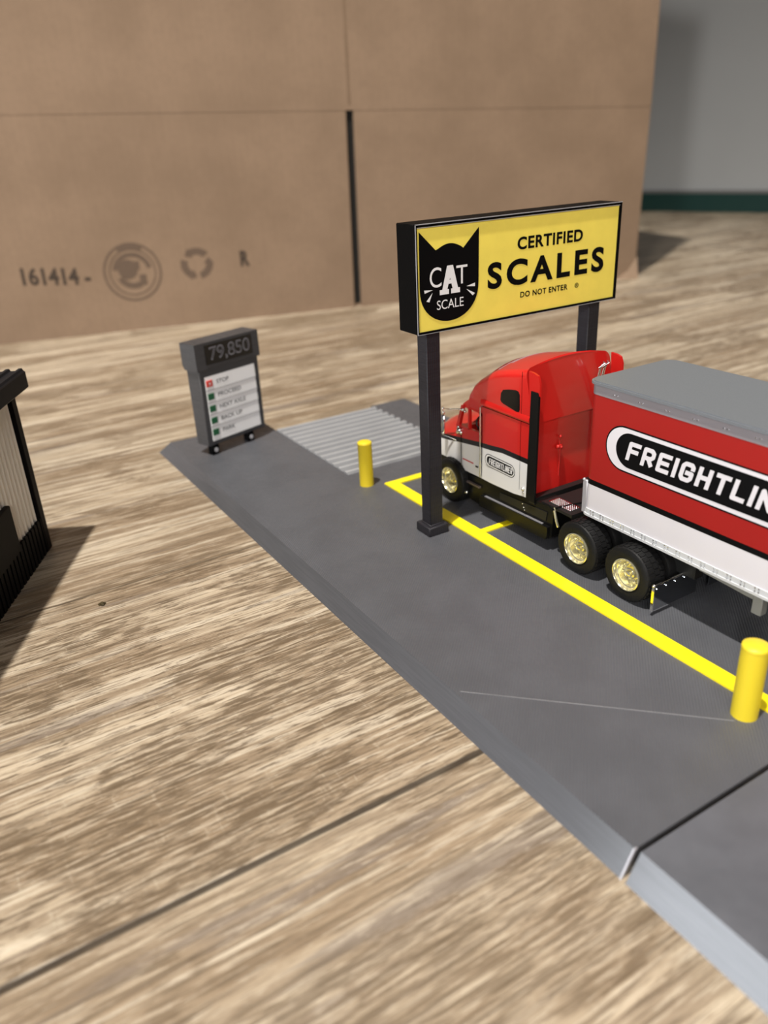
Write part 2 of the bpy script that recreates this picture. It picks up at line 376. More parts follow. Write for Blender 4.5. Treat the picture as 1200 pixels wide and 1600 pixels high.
_tc = {}
def text2d(body, offset=0.0, spacing=1.0, shear=0.0):
    k = (body, offset, spacing, shear)
    if k in _tc: return _tc[k]
    cu = bpy.data.curves.new('t', 'FONT'); cu.body = body; cu.size = 1; cu.offset = offset; cu.space_character = spacing; cu.shear = shear
    cu.fill_mode = 'FRONT'; cu.resolution_u = 5
    ob = bpy.data.objects.new('t', cu); COL.objects.link(ob)
    dg = bpy.context.evaluated_depsgraph_get(); dg.update()
    me = bpy.data.meshes.new_from_object(ob.evaluated_get(dg))
    vs = [(v.co.x, v.co.y) for v in me.vertices]; fs = [tuple(p.vertices) for p in me.polygons]
    bpy.data.objects.remove(ob); bpy.data.meshes.remove(me); bpy.data.curves.remove(cu)
    _tc[k] = (vs, fs); return vs, fs
def put_text(mb, body, x0, x1, y0, y1, mapf, h, **kw):
    """lettering fitted to the rectangle x0..x1, y0..y1; mapf(p,q,h)"""
    vs, fs = text2d(body, **kw)
    ax, bx = min(v[0] for v in vs), max(v[0] for v in vs); ay, by = min(v[1] for v in vs), max(v[1] for v in vs)
    q = [mapf(x0+(v[0]-ax)/(bx-ax)*(x1-x0), y0+(v[1]-ay)/(by-ay)*(y1-y0), h) for v in vs]
    return mb.add(q, fs)
def stroke_letters(mb, word, x0, pitch, y0, hgt, wid, sw, mapf, h0, h1, slant=.2):
    G = {'F': ([[(0, 0), (0, 1), (1, 1)], [(0, .52), (.85, .52)]], 1), 'R': ([[(0, 0), (0, 1), (.75, 1), (1, .85), (1, .6), (.75, .45), (0, .45)], [(.5, .45), (1, 0)]], 1),
         'E': ([[(1, 1), (0, 1), (0, 0), (1, 0)], [(0, .5), (.85, .5)]], 1), 'I': ([[(0, 0), (0, 1)]], .0),
         'G': ([[(1, .8), (1, .86), (.8, 1), (.2, 1), (0, .85), (0, .15), (.2, 0), (.8, 0), (1, .15), (1, .45), (.55, .45)]], 1),
         'H': ([[(0, 0), (0, 1)], [(1, 0), (1, 1)], [(0, .5), (1, .5)]], 1), 'T': ([[(0, 1), (1, 1)], [(.5, 1), (.5, 0)]], 1),
         'L': ([[(0, 1), (0, 0), (1, 0)]], .9), 'N': ([[(0, 0), (0, 1), (1, 0), (1, 1)]], 1)}
    x = x0; hw = sw/2
    for ch in word:
        pl, wf = G[ch]; w = wid*wf
        def pt(p): return (x+hw+p[0]*w, y0+hw+p[1]*(hgt-sw))
        for line in pl:
            for i in range(len(line)-1):
                a, b = Vector(pt(line[i])), Vector(pt(line[i+1])); d = (b-a).normalized(); n = Vector((-d.y, d.x))*hw
                ea = hw if i == 0 or True else 0
                ax = abs(d.x) < .01 or abs(d.y) < .01
                e = d*(hw if ax else hw*.2)
                if 0 < i:
                    mb.prism([((a.x+hw*cos(pi*k/6))+(a.y+hw*sin(pi*k/6)-y0)*slant, a.y+hw*sin(pi*k/6)) for k in range(12)], mapf, h0, h1+.003+.006*stroke_letters.k)
                    e0 = d*0
                else: e0 = e
                last = i == len(line)-2; e1 = e if last else d*0
                q = [a-e0-n, b+e1-n, b+e1+n, a-e0+n]
                mb.prism([(p.x+(p.y-y0)*slant, p.y) for p in q], mapf, h0, h1+.006*stroke_letters.k); stroke_letters.k = (stroke_letters.k+1) % 13
        x += w+sw+pitch
    return x
stroke_letters.k = 0
def capsule(x0, x1, y0, y1, n=14):
    r = (y1-y0)/2; cy = (y0+y1)/2
    return [(x0+r-r*sin(pi*i/n), cy-r*cos(pi*i/n)) for i in range(n+1)][::-1]+[(x1-r+r*sin(pi*i/n), cy-r*cos(pi*i/n)) for i in range(n+1)]
def copy_tree(o, parent=None):
    c = o.copy(); COL.objects.link(c)
    if parent: c.parent = parent
    for ch in list(o.children): copy_tree(ch, c)
    return c

# ================================================================== the room
tag(solid('floor', MB().box(-2500, 3600, -2500, 3600, -30, 0), M_['floor'], (0, 0, -FZ)), kind='structure')
WA = atan2(-.94310, .33250)   # the wall's run
def wall_piece(name, m, s0, s1, d0, d1, z0, z1):
    o = solid(name, MB().box(s0, s1, d0, d1, z0, z1), m, (1762, 1489, -FZ), WA); o['kind'] = 'structure'; return o
wall_piece('wall_back', M_['wall'], -1900, 2600, 12, 40, 0, 3800)
wall_piece('baseboard_back', M_['green'], -1900, 2600, 0, 12, 0, 48)
wall_piece('trim_1', M_['trim'], -1900, 2600, 3, 12, 48, 56)

# ================================================================== cardboard box
BA = atan2(742-986, 892+47)
bx = rootobj('cardboard_box', (-47, 986, -FZ), BA, 'large plain brown cardboard box standing behind the toy scene with black stamps', 'box')
H = 790; L0, L1, DEP = -330, 981, 560
def crease(s): return 277-24*s/981
MB().hexa([(L0, 0, crease(L0)), (L1, 0, crease(L1)), (L1, 5, crease(L1)), (L0, 5, crease(L0))], [(L0, 0, H), (L1, 0, H), (L1, 5, H), (L0, 5, H)]).build('front_panel', M_['card'], bx)
fl = MB().hexa([(L0, .4, 0), (497.5, .4, 0), (497.5, 5, 0), (L0, 5, 0)], [(L0, .4, crease(L0)), (501.5, .4, crease(503)), (501.5, 5, crease(503)), (L0, 5, crease(L0))]).build('front_flap', M_['card'], bx)
fr = MB().hexa([(508.5, .4, 0), (976, .4, 0), (976, 5, 0), (508.5, 5, 0)], [(512.5, .4, crease(511)), (L1, .4, crease(L1)), (L1, 5, crease(L1)), (512.5, 5, crease(511))]).build('front_flap', M_['card'], bx)
MB().box(L0, L0+5, 5, DEP, 0, H).box(L1-5, L1, 5, DEP, 0, H).box(L0, L1, DEP-5, DEP, 0, H).box(L0+5, L1-5, 5, DEP-5, 0, 4).box(L0+5, L1-5, 5, DEP-5, H-4, H).build('box_wall', M_['card'], bx)
MB().box(470, 545, 5.5, 8, 2, 274).build('slit_shade', M_['slit_dark'], bx)  # near-black sheet behind the slit, shade of the box interior put in as colour
# groove of the seam above the slit and the folded lower corner
MB().hexa([(505, -.4, 272), (509, -.4, 272), (509, 0, 272), (505, 0, 272)], [(507, -.4, H-2), (509.5, -.4, H-2), (509.5, 0, H-2), (507, 0, H-2)]).build('seam_line', M_['seam'], bx)
MB().add([(940, -1, 0), (975, -14, 0), (979, 1, 34), (962, 1, 12), (978, 3, 0)], [(0, 1, 3), (1, 2, 3), (1, 4, 2), (0, 3, 4), (2, 4, 3)]).build('bent_corner', M_['card'], bx)
mf = lambda p, q, h: (p, h, q)
prn = MB(); put_text(prn, '161414 -', 46, 132, 70, 93, lambda p, q, h: (p, h, q+(84-p)*.08), .2, offset=.035)
prn.build('stamped_number', M_['ink'], bx)
prn = MB(); put_text(prn, 'R', 335, 348, 73, 94, mf, .2, offset=.05); prn.build('stamped_letter', M_['ink'], bx)
cs = MB(); CX, CZ = 187.5, 78
def ring(mb, cx, cz, r0, r1, h, n=48, sx=1.0, a0=0, a1=2*pi):
    vs = []; fs = []
    for i in range(n+1):
        t = a0+(a1-a0)*i/n; vs += [(cx+r0*cos(t)*sx, h, cz+r0*sin(t)), (cx+r1*cos(t)*sx, h, cz+r1*sin(t))]
    fs = [(2*i, 2*i+1, 2*i+3, 2*i+2) for i in range(n)]
    mb.add(vs, fs)
ring(cs, CX, CZ, 35.5, 38.5, .2); ring(cs, CX, CZ, 29, 31, .2)
ring(cs, CX, CZ, 20, 26, .2, 30, 1, radians(10), radians(170)); ring(cs, CX, CZ, 14, 22, .2, 30, 1, radians(200), radians(300))
ring(cs, CX-6, CZ+4, 0.1, 13, .2, 20); cs.box(CX-14, CX+10, .1, .25, CZ+3, CZ+14); cs.box(CX+8, CX+17, .1, .25, CZ-18, CZ-4)
cs.build('round_stamp', M_['ink_soft'], bx)
dk = MB(); ring(dk, CX, CZ, 29.5, 36, .1, 24, 1, radians(62), radians(118)); dk.build('round_stamp_lettering', M_['ink_soft'], bx)
rc = MB(); RX, RZ = 274.5, 82
for k in range(3):
    a = radians(90+120*k)
    ring(rc, RX, RZ, 12, 21, .2, 10, 1.05, a-radians(50), a+radians(28))
    t = a+radians(28); c_ = Vector((RX+16.5*cos(t), RZ+16.5*sin(t))); d_ = Vector((-sin(t), cos(t))); n_ = Vector((cos(t), sin(t)))
    p1, p2, p3 = c_+n_*7, c_-n_*7, c_+d_*8.5
    rc.add([(p.x, .2, p.y) for p in (p1, p2, p3)], [(0, 1, 2)])
rc.build('recycling_symbol', M_['ink_soft'], bx)

# ================================================================== the printed platform
pf = rootobj('scale_platform', (0, 0, -FZ), 0, 'long dark grey platform with sloped edges carrying the scale sign and the truck', 'platform')
Z = FZ
b_ = MB((0, 0, -FZ))
YS, YL = -79.4, 420
b_.hexa([(0, YS, -FZ), (228, YS, -FZ), (228, 267, -FZ), (0, 267, -FZ)], [(5.8, YS, 0), (222.2, YS, 0), (222.2, 267, 0), (5.8, 267, 0)])
b_.hexa([(0, 267, -FZ), (90, 267, -FZ), (90, 431, -FZ), (0, 431, -FZ)], [(5.8, 267, 0), (90, 267, 0), (90, 420, 0), (8, 420, 0)])
b_.hexa([(187, 267, -FZ), (228, 267, -FZ), (228, 405, -FZ), (187, 405, -FZ)], [(187, 267, 0), (222.2, 267, 0), (222.2, 397, 0), (187, 397, 0)])
b_.hexa([(90, 267, -FZ), (187, 267, -FZ), (187, 405, -FZ), (90, 405, -FZ)], [(90, 267, -2), (187, 267, -2), (187, 396, -2.5), (90, 396, -2.5)])
b_.build('deck', M_['slab'], pf, sharp=20)
g = MB((0, 0, -FZ)); n = 13
for i in range(n):
    y = 269+i*9.75
    g.prism([(y, -2.3), (y+.8, 1.1), (y+3.8, 1.1), (y+4.6, -2.3)], lambda p, q, h: (h, p, q), 90.3, 186.7)
g.build('ribbed_grate', M_['grate'], pf)
yl = MB((0, 0, -FZ)); zt = .9
yl.box(102, 111, YS, 236.6, -.2, zt).box(111, 201, 230.4, 236.6, -.2, zt).box(201, 210, YS, 236.6, -.2, zt).box(111, 201, 135, 139.6, -.2, zt-.02)
yl.build('yellow_outline', M_['yellow'], pf)
def streak(mb, a, b, w, z0, z1):
    a, b = Vector(a), Vector(b); d = (b-a).normalized(); n = Vector((-d.y, d.x))*w/2
    q = [a-n, b-n, b+n, a+n]; mb.hexa([(p.x, p.y, z0) for p in q], [(p.x, p.y, z1) for p in q])
st = MB((0, 0, -FZ)); streak(st, (8, 21.5), (87, -57), .34, -.1, .15); st.build('seam_ridge', M_['ridge'], pf)
st2 = MB((0, 0, -FZ)); streak(st2, (30, 215), (89, 240), .35, -.1, .06); streak(st2, (9.6, 120), (9.6, 330), .35, -.1, .07); st2.build('faint_ridge', M_['slab2'], pf)
# the pale ends of the platform at the joint
MB((0, 0, -FZ)).hexa([(-.2, YS-.35, -FZ), (1.0, YS-.35, -FZ), (1, YS+.3, -FZ), (-.2, YS+.3, -FZ)], [(5.2, YS-.35, .25), (6.6, YS-.35, .25), (6.6, YS+.3, .25), (5.2, YS+.3, .25)]).build('joint_lip', M_['silver'], pf)
pf2 = rootobj('scale_platform', (0, -81.6, -FZ), 0, 'second grey platform piece butted against the near end, in the lower right corner', 'platform')
MB((0, -81.6, -FZ)).hexa([(0, -340, -FZ), (228, -340, -FZ), (228, -81.6, -FZ), (0, -81.6, -FZ)], [(6.3, -340, .3), (222.2, -340, .3), (222.2, -81.6, .3), (6.3, -81.6, .3)]).build('deck', M_['slab2'], pf2, sharp=20)

# ================================================================== bollards
def bollard(x, y, r, h, label):
    t = rootobj('bollard', (x, y, 0), 0, label, 'bollard', 'yellow bollards on the grey platform')
    MB().lathe([(0, r), (h-1.8, r), (h-1.6, r*1.03), (h-.7, r*.99), (h-.1, r*.8), (h+.3, r*.4), (h+.35, 0.001)], (0, 0, 0)).build('post', M_['yellowb'], t)
    return t
bollard(93.7, -56.5, 5.3, 34.4, 'large yellow bollard in the near right corner beside the yellow line')
bollard(92.0, 243.7, 4.9, 32.3, 'small yellow bollard beside the light grey ribbed grate')

# ================================================================== certified scales sign
sg = rootobj('roadside_sign', (148, 157, 0), 0, 'tall two post sign with yellow face and black cat head above the truck', 'sign')
for x0 in (83.3, 203.8):
    p = WM(sg).bbox(x0, x0+9.2, 152.6, 161.8, 5, 123.5, .45).build('post', M_['post'], sg)
    WM(sg).bbox(x0-2.6, x0+11.8, 150.0, 164.4, 0, 5.7, .5).bbox(x0-.5, x0+9.7, 152.1, 162.3, 5.5, 6.5, .3).build('post_base', M_['post'], p)
fm = WM(sg); x0, x1, z0, z1 = 74.9, 220.9, 123.2, 179.0
fm.bbox(x0, x1, 149, 166, z0, z1, .5)
for (a, b, c, d) in ((x0, x1, z1-1.5, z1), (x0, x1, z0, z0+1.3), (x0, x0+1.0, z0+1.3, z1-1.5), (x1-1.8, x1, z0+1.3, z1-1.5)): fm.box(a, b, 147.8, 149.2, c, d)
fm.build('sign_case', M_['blackp'], sg)
e = WM(sg)
e.box(x0-.1, x1+.1, 147.7, 148.0, z1-.35, z1+.1).box(x0-.1, x0+.3, 147.7, 148.0, z0, z1).box(x0, x1, 147.7, 147.9, z0-.1, z0+.15).box(x0+1, x1-1.8, 147.75, 147.95, z1-1.9, z1-1.6)
e.build('case_edge', M_['rim_line'], sg)  # thin pale strips along the edges of the black case
face = WM(sg).box(x0+1.0, x1-1.8, 148.5, 149.1, z0+1.3, z1-1.5).build('sign_face', M_['signy'], sg)
def sf(p, q, h): return (p, 148.5-h, q)
# cat head
cat_pts = [(77.4, 175.2), (87.6, 165.4)]
for i in range(1, 10):
    t = i/10; cat_pts.append((87.6+(105.4-87.6)*t, 165.2+2.9*sin(pi*t)))
cat_pts += [(105.4, 164.9), (115.6, 174.4)]
for i in range(0, 25):
    t = pi*i/24; cat_pts.append((96.3+19.2*cos(t), 147.0-18.9*(sin(t)**.86 if sin(t) > 0 else 0)))
c_ = WM(sg); c_.prism(cat_pts, sf, 0.02, .22); cat = c_.build('cat_head_emblem', M_['inkb'], face)
ct = WM(sg)
put_text(ct, 'C', 83.4, 90.9, 146.6, 156.9, sf, .3, offset=.0)
put_text(ct, 'T', 100.6, 107.9, 146.7, 156.3, sf, .3, offset=-.0)
put_text(ct, 'SCALE', 87.7, 105.3, 134.8, 139.7, sf, .3, offset=-.0)
for a, b, c in (((79.7, 146.1), (85.3, 145.6), (80.0, 144.4)), ((81.0, 140.2), (85.0, 144.2), (82.9, 139.6)), ((113.0, 146.1), (107.2, 144.9), (113.0, 144.2)), ((111.5, 139.5), (107.2, 143.5), (113.0, 140.6))):
    ct.add([sf(*a, .3), sf(*b, .3), sf(*c, .3)], [(0, 1, 2)])
ct.build('cat_lettering', M_['inkw'], cat)
A = WM(sg)
def quad(mb, pts, h): mb.add([sf(p[0], p[1], h) for p in pts], [tuple(range(len(pts)))])
h = .36
quad(A, [(91.3, 145), (94.6, 145), (98.4, 157), (94.6, 157)], h); quad(A, [(98.0, 145), (101.6, 145), (98.4, 157), (94.6, 157)], h+.01)
quad(A, [(93.6, 147.6), (99.6, 147.6), (99.2, 149.6), (94.0, 149.6)], h+.02)
quad(A, [(89.6, 142.4), (95.6, 142.4), (95.6, 145), (89.6, 145)], h+.02); quad(A, [(97.0, 142.4), (102.9, 142.4), (102.9, 145), (97.0, 145)], h+.02)
A.build('cat_letter_a', M_['inkw'], cat)
tx = WM(sg)
put_text(tx, 'CERTIFIED', 142.4, 191.2, 159.8, 166.6, sf, .12, offset=.032, spacing=1.08)
put_text(tx, 'SCALES', 121.8, 209.3, 140.9, 155.2, sf, .12, offset=.034, spacing=1.28)
put_text(tx, 'DO NOT ENTER', 145.3, 181.2, 133.6, 136.9, sf, .12, offset=.03, spacing=1.12)
put_text(tx, '\u00ae', 186.8, 189.9, 133.7, 136.6, sf, .12, offset=.02)
tx.build('sign_lettering', M_['inkb'], face)

# ================================================================== weight display
dp = rootobj('weight_display', (22.9, 367.1, 0), .31, 'small charcoal scale readout board with grey digits on the far left platform corner', 'display')
MB().bbox(.3, 58.3, 0, 15, 7.8, 68.5, .6).build('case', M_['post2'], dp)
hd = MB().prism([(-.8, 70.5), (-.8, 87.6), (16.8, 87.6), (16.8, 70.5), (14.5, 67.2), (-.8, 67.2)], lambda p, q, h: (h, p, q), -1.3, 60.2).build('header_case', M_['post2'], dp)
sn = MB().box(7.6, 53, -1.15, -.6, 70.8, 85.6).build('readout_screen', M_['screen'], hd)
dsp = lambda p, q, h: (p, -h, q)
q = MB(); put_text(q, '79,850', 11.6, 50.6, 72.0, 83.6, dsp, 1.3, offset=.012, spacing=1.0); q.build('readout_digits', M_['digit'], sn)
q = MB(); put_text(q, '79,850', 12.3, 50.0, 73.1, 82.8, dsp, 1.4, offset=-.022, spacing=1.05); q.build('digit_cores', M_['screen'], sn)
zs = [62.0, 51.8, 42.2, 32.8, 23.4, 11.4]
for i in range(5):
    # each row leans a little forward at its foot, like shingles
    a, b = zs[i], zs[i+1]
    rw = MB().hexa([(4.6, -.75, b), (53.4, -.75, b), (53.4, .3, b), (4.6, .3, b)], [(4.6, -.35, a), (53.4, -.35, a), (53.4, .3, a), (4.6, .3, a)]).build('instruction_row', M_['rows'], dp)
    if i < 4: MB().box(4.6, 53.4, -.82, -.2, b-.5, b).build('row_line', M_['rowline'], rw)
    zc = a-5.2
    MB().bbox(5.2, 10.8, -1.25, -.3, zc-2.5, zc+2.3, .2).build('signal_square', M_['redi'] if i == 0 else M_['greeni'], rw)
    iw = MB(); put_text(iw, '\u25a0' if False else ('x' if i == 0 else 'o'), 7, 9.2, zc-1.2, zc+1.0, dsp, 1.35, offset=0); iw.build('signal_mark', M_['inkw'] if i == 0 else M_['greyp'], rw) if i == 0 else None
    w, xe = (('STOP', 26.5), ('PROCEED', 37.3), ('NEXT AXLE', 40.6), ('BACK UP', 35.6), ('PARK', 27.0))[i]
    wt = MB(); put_text(wt, w, 14.6, xe, zc-1.6, zc+1.6, dsp, .95, offset=.012); wt.build('row_lettering', M_['txt'], rw)
for x in (6.2, 42.2):
    lg = MB().bbox(x-3.4, x+3.4, -.5, 6, 0, 8.0, .8).build('leg', M_['blackp'], dp)
    MB().lathe([(-.75, .001), (-.75, 1.7), (-.3, 1.9)], (x, 0, 3.8), 'y', 16).build('leg_screw', M_['greyp'], lg)

# ================================================================== shed at the left edge
sh = rootobj('toy_shed', (-112.9, 302.5, -FZ), atan2(-.476, .88), 'model shed with black ribbed roof and pale corrugated walls cut by the left edge', 'shed')
def corrug(mb, s0, s1, base, amp, pitch, z0, z1, axis):
    n = int((s1-s0)/pitch*6); pts = []
    for i in range(n+1):
        s = s0+(s1-s0)*i/n; pts.append((s, base+amp*sin(2*pi*(s-s0)/pitch)))
    f = (lambda s, o, z: (o, s, z)) if axis == 'y' else (lambda s, o, z: (s, o, z))
    vs = [f(s, o, z0) for s, o in pts]+[f(s, o, z1) for s, o in pts]; m = n+1
    mb.add(vs, [(i, i+1, m+i+1, m+i) for i in range(n)], True)
wl = MB(); LY = -300
corrug(wl, LY, -3, -.6, .8, 5.2, 20, 105, 'y'); corrug(wl, -147, -3, -.6, .8, 5.2, 20, 105, 'x')
wl.box(-150, -2, LY, -2, .5, 104); wl.build('corrugated_wall', M_['shedw'], sh)
sk = MB()
for i in range(int(300/5.2)):
    y = -3-i*5.2
    sk.box(0, 1.6, y-3.1, y, 0, 23.4)
    if y > -140: sk.box(y-3.1, y, 0, 1.6, 0, 23.4)
sk.box(-.5, .9, LY, 0, 0, 21.8).box(-150, 0, -.5, .9, 0, 21.8); sk.build('ribbed_skirt', M_['shedb'], sh)
for a_ in ((-5, 1.9, -5, 1.9), (-5, 1.9, LY, LY+7), (-150, -143, -5, 1.9)): MB().bbox(*a_, 0, 106, .5).build('corner_trim', M_['shedb'], sh)
MB().bbox(-.5, 3.0, -78, -43.5, 21, 50, .4).build('window_frame', M_['shedb'], sh)
rf = MB(); rf.bbox(-160, 10.5, LY-10, 4.5, 105, 115.5, .8)
for i in range(22):
    x = 9.5-i*7.4; rf.prism([(x, 115.2), (x-.8, 116.7), (x-2.6, 116.7), (x-3.4, 115.2)], lambda p, q, h: (p, h, q), LY-10, 4.4)
rf.build('ribbed_roof', M_['shedr'], sh)

# crumb
cb = MB()
for (dx, dy, r) in ((0, 0, 1.5), (1.2, .3, 1.0), (-1.1, .5, 1.1), (.2, -1.0, .8)): cb.lathe([(-r*cos(pi*i/4)*.7+r*.6, max(r*sin(pi*i/4), 1e-6)) for i in range(5)], (dx, dy, 0), 'z', 6, False)
tag(solid('crumb', cb, M_['crumb'], (-101.7, 209, -FZ)), 'tiny dark crumb lying on the wooden floor near the shed shadow', 'crumb')

# ================================================================== truck wheels
def wheel_mesh(m_rim=M_['gold'], dual=True):
    tp = [(1.0, 8.6), (.2, 9.4), (0, 10.2), (.0, 13.0), (.5, 14.1), (1.5, 14.6), (11.5, 14.6), (12.6, 14.0), (13, 13), (13, 8.6), (1.0, 8.6)]
    t = MB().lathe(tp, (0, 0, 0), 'x', 48, caps=False)
    for i in range(30):
        a = 2*pi*i/30
        for (xa, xb, da) in ((1.3, 4.6, 0), (5.0, 8.2, .5), (8.6, 11.7, 0)):
            aa = a+da*2*pi/30; w = .072
            q0 = [(xa, 14.4*cos(aa-w), 14.4*sin(aa-w)), (xb, 14.4*cos(aa-w), 14.4*sin(aa-w)), (xb, 14.4*cos(aa+w), 14.4*sin(aa+w)), (xa, 14.4*cos(aa+w), 14.4*sin(aa+w))]
            t.hexa(q0, [(x, y*15.0/14.4, z*15.0/14.4) for x, y, z in q0])
    if dual: t.lathe([(x+15, r) for x, r in tp], (0, 0, 0), 'x', 40, caps=False)
    r = MB().lathe([(12.8, 8.5), (1.2, 8.5), (-.2, 8.7), (-.3, 8.2), (.6, 7.7), (1.8, 7.5), (2.2, 7.0), (4.8, 6.5), (5.6, 5.8), (5.9, 3.6), (4.0, 3.2), (3.4, 2.8), (3.2, 1.9), (1.6, 1.6), (1.3, .9), (1.3, .001)], (0, 0, 0), 'x', 40, caps=False)
    for i in range(8):
        a = 2*pi*i/8; r.ball((5.0, 4.8*cos(a), 4.8*sin(a)), .75, 8, 4)
    return t, r
def add_wheels(root, spots, front=False, org=None):
    t, r = wheel_mesh(dual=not front)
    w0 = t.build('wheel', M_['tyre'], root); r0 = r.build('wheel_rim', M_['gold'], w0); r0['label'] = 'pale gold chrome rim'
    for i, (x, y, z, flip) in enumerate(spots):
        w = w0 if i == 0 else copy_tree(w0, root)
        w.location = Vector(((x-org[0])*S, (y-org[1])*S, (z-org[2])*S)); w.rotation_euler = (random.random()*2, 0, pi if flip else 0)

# ================================================================== tractor
CXC = 156.5
tk = rootobj('toy_truck', (CXC, 113, 0), 0, 'red and white toy semi truck cab parked under the yellow sign', 'truck')
def T(): return WM(tk)
def section(y, w, z0, zs, zc, rr=5, wb=None, yf=None):
    """closed half-symmetric section"""
    wb = w if wb is None else wb
    pts = [(-wb, z0), (-wb, z0+.35*(min(70, zs-rr)-z0)), (-w-.0, min(71.2, zs-rr-.3)), (-w, min(72.4, zs-rr-.2)), (-w, zs-rr)]
    for i in range(1, 6):
        t = pi/2*i/6; pts.append((-w+rr-rr*cos(t), zs-rr+rr*sin(t)))
    for i in range(0, 7):
        t = i/6; x = (-w+rr)*(1-t); pts.append((x, zs+(zc-zs)*(1-(1-t)**2)))
    full = pts+[(-x, z) for x, z in pts[-2::-1]]
    return [(CXC+x, (yf(z) if yf else y), z) for x, z in full]
b = T()
secs = [section(113, 31.5, 27, 102.5, 105.3, yf=lambda z: 113.8 if z < 71.8 else 111.0+(z-71.8)*.26)]
secs.append(section(119, 31.5, 26.6, 101.6, 104.6, yf=lambda z: 119))
for y, w, zs, zc in ((126, 31.5, 100.2, 103.6), (135, 31.5, 98.4, 102.2), (145, 31.5, 96.0, 100.4), (150, 31.3, 93.8, 98.6), (155, 30.9, 91, 96.2), (157.3, 30.7, 89.5, 94.8)):
    secs.append(section(y, w, 26-(y-113)*.03, zs, zc))
b.loft(secs)
# roof fairing ahead of the sleeper, hollow cab below it
for (ya, yb, fa, fb) in ((157.3, 162, (30.5, 89.5, 96, 66), (30.3, 86.8, 93.2, 66)), (162, 167, (30.3, 86.8, 93.2, 66), (30, 83, 89.5, 66)), (167, 171.5, (30, 83, 89.5, 66), (29.6, 77.5, 83.8, 66)), (171.5, 174.5, (29.6, 77.5, 83.8, 66), (29, 71.5, 76, 65.5))):
    b.loft([section(ya, fa[0], fa[3], fa[1], fa[2], 4.5), section(yb, fb[0], fb[3], fb[1], fb[2], 4.5)])
# visor
b.prism([(173, 71.5), (178.6, 67.6), (178.9, 66.2), (172, 65.2)], lambda p, q, h: (h, p, q), CXC-29.2, CXC+29.2)
# lower cab, door line, pillars
for sgn in (-1, 1):
    xo = CXC+sgn*30.7; xi = CXC+sgn*28.6
    a_, c_ = min(xo, xi), max(xo, xi)
    b.box(a_, c_, 157.3, 178.4, 24.6, 53.6)
    b.box(a_, c_, 157.3, 160.2, 53, 67); b.box(a_, c_, 170.4, 171.7, 53, 66.5)
    b.prism([(181.0, 53), (183.6, 53), (178.6, 67), (176.6, 67)], lambda p, q, h: (h, p, q), a_, c_)
    b.prism([(157.3, 64.6), (163, 66.6), (171, 66.9), (157.3, 67.2)], lambda p, q, h: (h, p, q), a_, c_)
b.box(CXC-28.6, CXC+28.6, 157.3, 178, 24.6, 46)
b.box(CXC-30.6, CXC+30.6, 176, 184, 40, 53.4)
cab = b.build('cab_body', M_['cab'], tk, sharp=30)
# hood and fenders
hb = T()
def hs(y, wt, wb, zt, zb, ztc):
    pts = [(-wb, zb), (-wb, zb+.55*(zt-zb)), (-wb+1.5, zt-5), (-wt-1, zt-1.2), (-wt, zt), (-wt*.5, ztc), (0, ztc+.4)]
    f = pts+[(-x, z) for x, z in pts[-2::-1]]; return [(CXC+x, y, z) for x, z in f]
hb.loft([hs(179.2, 22, 30.8, 53.2, 27, 56.5), hs(184, 22, 31.2, 52.2, 27.4, 55.8), hs(192, 21, 31.6, 50, 28.4, 54), hs(202, 20, 31.4, 47, 28.2, 51), hs(212, 18.5, 30.6, 43.5, 25, 47.5), hs(220, 17, 28.6, 39.5, 21, 43.5), hs(225.5, 14, 25, 34, 18, 38), hs(227.5, 10, 21, 28, 18, 32)])
hb.build('hood', M_['cab'], tk, sharp=50)
T().bbox(CXC-27, CXC+27, 222, 230, 8, 18.5, 1).build('front_bumper', M_['chrome'], tk)
T().prism([(226, 20), (228.6, 20), (227.2, 33), (224.6, 33)], lambda p, q, h: (h, p, q), CXC-10, CXC+10).build('grille', M_['chrome'], tk)
for s_ in (-1, 1): T().bbox(CXC+s_*20-4, CXC+s_*20+4, 225, 228.4, 21, 27, .6).build('headlight', M_['chrome'], tk)
# windscreen
T().prism([(179.5, 53.2), (180.3, 53.2), (177.2, 66.6), (176.4, 66.6)], lambda p, q, h: (h, p, q), CXC-28, CXC+28).build('windscreen_post', M_['black'], tk) if False else None
